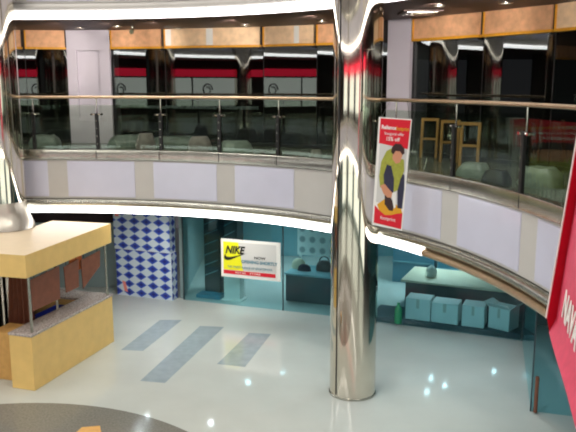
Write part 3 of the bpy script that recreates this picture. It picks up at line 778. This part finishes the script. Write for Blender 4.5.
# ------------------------------------------------------------------ kiosk
KA, KC = Vector((-4.34, 11.62, 0)), Vector((-3.56, 14.06, 0))
kl = (KC - KA); KL = kl.length; kl.normalize(); kw = Vector((-kl.y, kl.x, 0))     # kw points to the kiosk's inside (left)
kroot = empty('kiosk', KA + kl * KL / 2 + kw * .9, 'yellow food kiosk counter with flat cream roof on thin posts, left', 'kiosk')
CH = 0.96
b = MB(); b.obox(KA, kl * KL, kw * .46, (0, 0, CH)); b.build('counter_front', M['kiosk'], kroot, bevel=0.008)
b = MB(); b.obox(KA + kl * (KL - .46) + kw * .462, kl * .46, kw * 1.4, (0, 0, CH)); b.build('counter_back', M['kiosk'], kroot, bevel=0.008)
b = MB(); b.obox(KA - kl * .01 - kw * .01 + Vector((0, 0, CH + .002)), kl * (KL + .02), kw * .48, (0, 0, .045)); b.obox(KA + kl * (KL - .47) + kw * .472 + Vector((0, 0, CH + .002)), kl * .48, kw * 1.4, (0, 0, .045)); b.build('worktop', M['counter'], kroot, bevel=0.006)
# roof with a bite taken out where the chrome column rises through it
RB, RT = 2.03, KTOP
ra = at_z(25, 255.5, RT); rb = at_z(110.5, 223.5, RT)
rk = (rb - ra); rk.z = 0; RLn = rk.length; rk.normalize(); rw = Vector((-rk.y, rk.x, 0))
ra.z = 0; rb.z = 0
lc = Vector((LCOL[0], LCOL[1], 0)); rr = LCOL[2] + 0.06
far = rb + rw * 3.0
u = (lc - rb).dot(rw); v = (lc - rb).dot(rk)      # column centre seen from the far corner
poly = [ra, rb]
h_ = max(-rr * .98, min(rr * .98, -v))
a0 = math.asin(max(-1, min(1, -v / rr))) if abs(v) < rr else PI / 2
pts = []
if abs(v) < rr:
    half = math.sqrt(rr * rr - v * v)
    st = math.atan2(-v, -half); en = math.atan2(-v, half)
    # sweep through the camera side of the column (local frame: x = rw, y = rk)
    if en > st: en -= 0
    sv = st if st < 0 else st - 2 * PI
    a_s = st; a_e = en
    steps = 24
    if v < 0: a_s, a_e = PI - math.asin(-v / rr), 2 * PI + math.asin(-v / rr)
    else: a_s, a_e = PI + math.asin(v / rr), 2 * PI - math.asin(v / rr)
    for k in range(steps + 1):
        a = a_s + (a_e - a_s) * k / steps
        pts.append(lc + rw * (rr * math.cos(a)) + rk * (rr * math.sin(a)))
else:
    half = rr
    pts.append(rb + rw * (u - rr)); 
    for k in range(25):
        a = PI + PI * k / 24
        pts.append(lc + rw * (rr * math.cos(a)) + rk * (rr * math.sin(a)))
    pts.append(rb + rw * (u + rr))
poly += pts + [rb + rw * 2.9, ra + rw * 2.9]
b = MB(); b.prism([(p.x, p.y) for p in poly], RB, RT, 0, 1)
b.build('roof', [M['kiosk'], M['kiosk_top']], kroot)
for p, m in ((KA + kl * .10 + kw * .06, 'chrome'), (KC - kl * .10 + kw * .05, 'chrome'), (KA + kl * 1.3 + kw * .40, 'chrome'), (KC - kl * .3 + kw * 1.3, 'chrome')):
    b = MB(); b.tube([p + Vector((0, 0, CH + .048)), p + Vector((0, 0, RB - .001))], .024, 12); b.build('post', M['steel'], kroot, smooth=40)
# boards hanging under the roof edge
for u0, u1, z0, dzl, m, lab in ((0.18, 1.02, 1.30, .05, 'brown', 'brown hanging board under the kiosk roof, next to the front post'),
                               (1.16, 1.62, 1.36, .05, 'brown', 'brown hanging board under the kiosk roof, middle of three'),
                               (1.70, 2.36, 1.44, -.10, 'brown', 'brown hanging board under the kiosk roof, closest to the diamond stand')):
    a = KA + kl * u0 + kw * .10; c = KA + kl * u1 + kw * .10
    q = [a + kl * .03 + Vector((0, 0, z0 + dzl)), c - kl * .03 + Vector((0, 0, z0 - dzl + .10)), c + Vector((0, 0, 1.95)), a + Vector((0, 0, 1.90))]
    b = MB(); b.face(q); b.face([p + kw * .02 for p in q][::-1])
    for k in range(4): b.face([q[k], q[k] + kw * .02, q[(k + 1) % 4] + kw * .02, q[(k + 1) % 4]][::-1])
    o = tag(b.build('hanging_board', M[m]), lab, 'board', 'brown boards hanging from the kiosk roof')
    for f in (.15, .85):
        b = MB(); b.tube([a.lerp(c, f) + kw * .01 + Vector((0, 0, 1.92)), a.lerp(c, f) + kw * .01 + Vector((0, 0, RB - .001))], .006, 6)
        b.build('cord', M['dark'], o)
a = KA + kl * 1.45 + kw * .18
b = MB(); b.obox(a + Vector((0, 0, 1.70)), kl * .40, kw * .02, (0, 0, .26)); o = tag(b.build('orange_board', M['orange']), 'small orange board hanging behind the middle brown board', 'board')
b = MB(); b.tube([a + kl * .2 + kw * .01 + Vector((0, 0, 1.95)), a + kl * .2 + kw * .01 + Vector((0, 0, RB - .001))], .006, 6); b.build('cord', M['dark'], o)
# things inside the kiosk
def tub(p, w, d, h, m, nm, lab, cat, z=0.0):
    b = MB(); o = Vector((p.x, p.y, z)); th = .015
    b.obox(o, kl * w, kw * d, (0, 0, th)); b.obox(o, kl * w, kw * th, (0, 0, h)); b.obox(o + kw * (d - th), kl * w, kw * th, (0, 0, h)); b.obox(o, kl * th, kw * d, (0, 0, h)); b.obox(o + kl * (w - th), kl * th, kw * d, (0, 0, h))
    return tag(b.build(nm, m), lab, cat)
tub(KA + kl * 1.2 + kw * .52, .84, .42, .86, M['blue'], 'crate', 'deep blue open crate inside the kiosk behind the yellow counter', 'crate')
b = MB(); p = KA + kl * .25 + kw * .50; b.obox(p, kl * .5, kw * .55, (0, 0, .88)); tag(b.build('carton', M['carton'], bevel=.01), 'brown carton inside the kiosk behind the front corner post', 'carton')
def drape(p, w, h, m, nm, lab, z=0.0):
    rows = []
    for k in range(9):
        f = k / 8; rows.append([p + kw * (w * (j / 23 - .5) * (1 - .25 * f)) + kl * (.05 * math.sin(j * 1.3) * (1 - .4 * f)) + Vector((0, 0, z + h * f)) for j in range(24)])
    b = MB(); b.grid(rows); b.grid([[q - kl * .02 for q in r_] for r_ in rows], flip=True)
    o = b.build(nm, m, smooth=60); tag(o, lab, 'cloth', 'cloths hanging inside the kiosk')
    b = MB(); b.tube([p + Vector((0, 0, z + h - .02)), p + Vector((0, 0, RB - .001))], .008, 6); b.build('cord', M['dark'], o)
drape(KA + kl * .55 + kw * 1.5, .4, 1.65, M['maroon'], 'hanging_cloth', 'dark brown cloth hanging inside the kiosk, nearest the front post')
drape(KA + kl * 1.0 + kw * .95, .55, 1.15, M['brown'], 'hanging_cloth', 'brown cloth hanging inside the kiosk behind the brown boards', .7)
drape(KA + kl * .85 + kw * 1.95, .34, 1.5, M['greycloth'], 'hanging_cloth', 'grey cloth hanging inside the kiosk between two dark cloths')
drape(KA + kl * .7 + kw * 2.35, .4, 1.5, M['navy'], 'hanging_cloth', 'navy cloth hanging inside the kiosk at the left edge')
# carton on the granite disc
p = at_z(75, 431, 0.18); q = at_z(102, 431, 0.18)
b = MB(); b.prism([(p.x, p.y - .12), (q.x + .02, q.y - .1), (at_z(100, 425.5, .18).x, at_z(100, 425.5, .18).y), (at_z(82, 427, .18).x, at_z(82, 427, .18).y)], .003, .18); tag(b.build('carton', M['carton'], bevel=.006), 'small orange brown carton on the dark granite disc', 'carton')

# ------------------------------------------------------------------ red poster hanging at the balcony beside the chrome column
pd = 9.95
pc = [at_y(x, y, pd) for x, y in ((379, 117), (412, 119.2), (402, 231), (372, 224.8))]
po = empty('poster', (pc[2] + pc[3]) / 2, 'tall red poster of a man tying his shoe, hanging beside the chrome column', 'poster')
def PP(u, v, d=0.0):
    """poster coordinates: u 0-1 across, v 0-1 down"""
    t_ = pc[0].lerp(pc[1], u); b_ = pc[3].lerp(pc[2], u); q = t_.lerp(b_, v); return q + Vector((0, -d, 0))
def plate(poly, d, m, nm, th=.002):
    f = [PP(u, v, d) for u, v in poly]
    area = sum(poly[k][0] * poly[(k + 1) % len(poly)][1] - poly[(k + 1) % len(poly)][0] * poly[k][1] for k in range(len(poly)))
    if area > 0: f = f[::-1]
    mb = MB(); mb.face(f); g = [p + Vector((0, th, 0)) for p in f]; mb.face(g[::-1])
    for k in range(len(f)): mb.face([f[k], g[k], g[(k + 1) % len(f)], f[(k + 1) % len(f)]])
    return mb.build(nm, m, po)
plate([(0, 0), (1, 0), (1, 1), (0, 1)], 0, M['paper'], 'sheet', .012)
plate([(.05, .01), (.97, .01), (.95, .265), (.05, .235)], .004, M['red'], 'red_heading')
plate([(.05, .81), (.2, .85), (.4, .885), (.6, .875), (.8, .85), (.96, .84), (.96, .985), (.05, .975)], .0044, M['red'], 'red_footer')
plate([(.12, .80), (.34, .74), (.66, .76), (.9, .80), (.96, .84), (.8, .85), (.6, .875), (.4, .885), (.2, .85)], .004, M['gold'], 'amber_ground')
plate([(.08, .24), (.93, .27), (.96, .80), (.08, .78)], .003, M['greyprint'], 'pale_ground')
# the printed figure: bent forward over his raised shoe
plate([(.70, .50), (.82, .47), (.92, .50), (.95, .62), (.93, .80), (.78, .80), (.74, .66)], .005, M['denim'], 'printed_trouser')
plate([(.18, .40), (.36, .36), (.56, .44), (.64, .56), (.60, .70), (.44, .66), (.28, .60), (.2, .52)], .006, M['denim'], 'printed_trouser')
plate([(.30, .30), (.46, .27), (.70, .35), (.86, .36), (.90, .46), (.80, .54), (.74, .64), (.62, .66), (.60, .54), (.48, .43), (.34, .42), (.26, .52), (.30, .62), (.18, .64), (.12, .54), (.16, .40)], .007, M['olive'], 'printed_jumper')
plate([(.50, 0.285), (.60, 0.260), (.74, 0.270), (.80, 0.325), (.74, 0.390), (.62, 0.405), (.50, 0.365)], .008, M['skin'], 'printed_face')
plate([(.44, 0.305), (.46, 0.260), (.56, 0.225), (.72, 0.225), (.84, 0.260), (.86, 0.305), (.80, 0.320), (.72, 0.290), (.58, 0.290), (.52, 0.325)], .009, M['hair'], 'printed_hair')
plate([(.18, .62), (.32, .60), (.46, .64), (.58, .67), (.56, .715), (.44, .72), (.30, .69)], .008, M['skin'], 'printed_hand')
plate([(.34, .70), (.50, .70), (.60, .74), (.66, .80), (.64, .835), (.52, .835), (.36, .785)], .007, M['shoe'], 'printed_shoe')
plate([(.56, .67), (.70, .66), (.72, .80), (.66, .81), (.60, .74)], .0065, M['paper'], 'printed_sock')
def pframe(u, v, d): return (PP(u, v, d), PP(u + .1, v) - PP(u, v), (PP(u, v - .05) - PP(u, v)))
lettering('heading_lettering', 'Reliance', .078, pframe(.32, .088, .006), M['paper'], po, bold=.002, depth=.001, sx=.78)
lettering('accent_lettering', 'footprint', .075, pframe(.74, .092, .006), M['gold'], po, bold=.001, depth=.001, sx=.68)
lettering('offer_lettering', 'Inaugural offer', .058, pframe(.50, .142, .006), M['paper'], po, depth=.001, sx=.80)
lettering('discount_lettering', '15% off', .075, pframe(.46, .190, .006), M['paper'], po, bold=.001, depth=.001, sx=.85)
lettering('footer_lettering', 'footprint', .07, pframe(.50, .915, .006), M['paper'], po, depth=.001, sx=.85)
for u_ in (.08, .92):
    b = MB(); t_ = PP(u_, 0.005); s_ = min((edge_px(388 + 20 * u_, 4.9),)); e_ = off(s_, .02, 4.93)
    b.tube([t_ + Vector((0, .004, 0)), e_], .004, 6)
    b.build('cord', M['dark'], po)

# ------------------------------------------------------------------ big red banner close by, upper right to lower right
bd = 5.0
Lo = [at_y(x, y, bd) for x, y in ((611, -60), (593, 50), (576, 150), (558, 255), (547, 318), (549.5, 332))]
Ri = [at_y(x, y, bd + .03) for x, y in ((622, -60), (604, 50), (586, 150), (567, 255), (557, 318), (549.8, 331))]
zb = Lo[-1].z
far = Lo[-1]; near = at_z(588, 468, zb); wv = near - far
bn = empty('banner', (far + near) / 2, 'big red cloth banner with white letters hanging close by at the right edge', 'banner')
b = MB(); b.grid([Lo, Ri]); b.grid([[p + Vector((0, .004, 0)) for p in Lo], [p + Vector((0, .004, 0)) for p in Ri]], flip=True); b.build('shaded_fold', M['shaded_redcloth'], bn)
b = MB(); N = 16; rows = []
nrm = wv.cross(Vector((0, 0, 1))).normalized()
for k in range(N + 1):
    f = k / N; rows.append([p + wv * f + nrm * (.015 * math.sin(f * 9) * (1 - i / 6)) for i, p in enumerate(Ri[:-1] + [Lo[-1]])])
b.grid(rows); b.grid([[p + nrm * .004 for p in r_] for r_ in rows], flip=True); b.build('cloth', M['lit_redcloth'], bn, smooth=60)
b = MB(); b.tube([p + Vector((-.008, -.002, 0)) for p in Lo[:-1]], .007, 8); b.build('hem', M['paper'], bn, smooth=60)
upv = (Ri[2] - Ri[4]).normalized()
sgn = -1 if nrm.x > 0 else 1
for k, (f, hh, txt) in enumerate(((.34, .32, 'NAVA'), (.20, .98, 'IN'))):
    o = Ri[4] + wv * f + upv * hh - Vector((0, 0, .12)) + nrm * (-.03 if nrm.x > 0 else .03)
    lettering('lettering', txt, .26, (o, wv, upv), M['paper'], bn, bold=.006, depth=.002)

# ------------------------------------------------------------------ light
def area(name, loc, size, energy, col, rot=(0, 0, 0)):
    d = bpy.data.lights.new(name, 'AREA'); d.shape = 'DISK'; d.size = size; d.energy = energy; d.color = col
    o = bpy.data.objects.new(name, d); o.location = loc; o.rotation_euler = rot; COL.objects.link(o); return o
for x, y, w in ((-9.5, 3, 1), (-9.5, 10, 1), (-5.5, 6.5, 1), (-5.5, 12.2, 1), (-1.5, 3.5, 1), (-1.2, 9.4, 1), (1.2, 6.5, 1), (-5.5, 1.0, 1)):
    area('atrium_lamp', (x, y, CEIL - .06), 1.0, 150 * w, (1, .95, .88))
    b = MB(); b.lathe((x, y), [(0.60, CEIL), (0.60, CEIL - .05), (0.52, CEIL - .05), (0.52, CEIL)], 32); struct(b.build('ceiling_ring', M['steel']))
for x, y in ((-7.0, 15.6), (-4.6, 15.9), (-1.4, 15.2), (.9, 14.1), (2.9, 12.2), (4.0, 9.4)):
    d = bpy.data.lights.new('gallery_lamp', 'SPOT'); d.energy = 14; d.spot_size = math.radians(150); d.spot_blend = .5; d.color = (1, .86, .74); d.shadow_soft_size = .08
    o = bpy.data.objects.new('gallery_lamp', d); o.location = (x, y, SOF1 - .03); COL.objects.link(o)
for px in (45, 95, 140, 215, 290, 405, 450, 520, 570):          # unseen spots added at the upper ceiling's rim to brighten the boards
    q = off(edge_px(px, 6.4), .7, SOF1 - .05); tp = at_z(px, 28 if px < 345 else (18 if px < 460 else 5), SOF1); tp.z = 5.9
    d = bpy.data.lights.new('board_fill_spot', 'SPOT'); d.energy = 110; d.spot_size = math.radians(75); d.spot_blend = .7; d.color = (1, .90, .82); d.shadow_soft_size = .06
    o = bpy.data.objects.new('board_fill_spot', d); o.location = q; o.rotation_euler = (tp - q).to_track_quat('-Z', 'Y').to_euler(); COL.objects.link(o)
d = bpy.data.lights.new('sign_fill_spot', 'SPOT'); d.energy = 75; d.spot_size = math.radians(80); d.spot_blend = .7; d.color = (1, 1, .96)  # unseen spot added to brighten the dim sign
o = bpy.data.objects.new('sign_fill_spot', d); o.location = ctr + NS * 1.1 + Vector((0, 0, 1.2)); o.location.z = SOF0 - .05
o.rotation_euler = (ctr - o.location).to_track_quat('-Z', 'Y').to_euler(); COL.objects.link(o)
for loc, tp, w, c_, sz in (((-4, 3, CEIL - .08), (2.9, 12.2, 0), 900, (.66, .90, 1), 34), ((-6, 4, CEIL - .08), (-.8, 13, 0), 450, (.62, .90, 1), 38), ((-3.5, 6, CEIL - .08), (-2.5, 9.6, 0), 650, (1, .80, .56), 44), ((-2, 5, CEIL - .08), (1.2, 9.6, 0), 420, (1, .86, .68), 40)):  # unseen spots added to brighten the floor, cool and warm
    d = bpy.data.lights.new('floor_fill_spot', 'SPOT'); d.energy = w; d.spot_size = math.radians(sz); d.spot_blend = 1; d.color = c_; d.shadow_soft_size = .25
    o = bpy.data.objects.new('floor_fill_spot', d); o.location = loc; o.rotation_euler = (Vector(tp) - Vector(loc)).to_track_quat('-Z', 'Y').to_euler(); COL.objects.link(o)
for x, y, w in ((-3.3, 14.9, 45), (-1.2, 14.6, 45), (2.3, 13.1, 70), (3.5, 12.2, 80), (3.1, 9.9, 40)):      # unseen soffit lamps added to brighten the floor and shopfronts
    z = SOF0 - .006; r = struct(empty('ceiling_lamp', (x, y, z)))
    b = MB(); b.lathe((x, y), [(0.085, z), (0.085, z - .012), (0.066, z - .016), (0.066, z)], 20); b.build('rim', M['steel'], r)
    b = MB(); b.lathe((x, y), [(0.062, z - .009), (0.062, z - .002)], 20); b.build('lamp', M['lamp'], r)
    d = bpy.data.lights.new('soffit_fill_beam', 'SPOT'); d.energy = w; d.spot_size = math.radians(140); d.spot_blend = .7; d.color = (.86, .97, 1); d.shadow_soft_size = .05
    o = bpy.data.objects.new('soffit_fill_beam', d); o.location = (x, y, z - .03); COL.objects.link(o)
wd = bpy.data.worlds.new('surroundings'); SC.world = wd; wd.use_nodes = True
wd.node_tree.nodes['Background'].inputs[0].default_value = (.5, .5, .55, 1); wd.node_tree.nodes['Background'].inputs[1].default_value = 0.15

# ------------------------------------------------------------------ camera
cd = bpy.data.cameras.new('camera'); cam = bpy.data.objects.new('camera', cd); COL.objects.link(cam)
cd.sensor_fit = 'HORIZONTAL'; cd.sensor_width = 36; cd.lens = FPX / 576 * 36; cd.clip_start = .05; cd.clip_end = 200
cam.location = (0, 0, EYE); cam.rotation_euler = (PI / 2 - PITCH, 0, 0); SC.camera = cam
SC.view_settings.view_transform = 'Standard'; SC.view_settings.look = 'None'; SC.view_settings.exposure = 0.0; SC.view_settings.gamma = 1; SC.view_settings.use_curve_mapping = False
SC.cycles.filter_width = 2.0; SC.cycles.max_bounces = 14; SC.cycles.transparent_max_bounces = 16; SC.cycles.glossy_bounces = 8; SC.cycles.diffuse_bounces = 4
SC.cycles.caustics_reflective = False; SC.cycles.caustics_refractive = False
SC.cycles.sample_clamp_indirect = 6.0
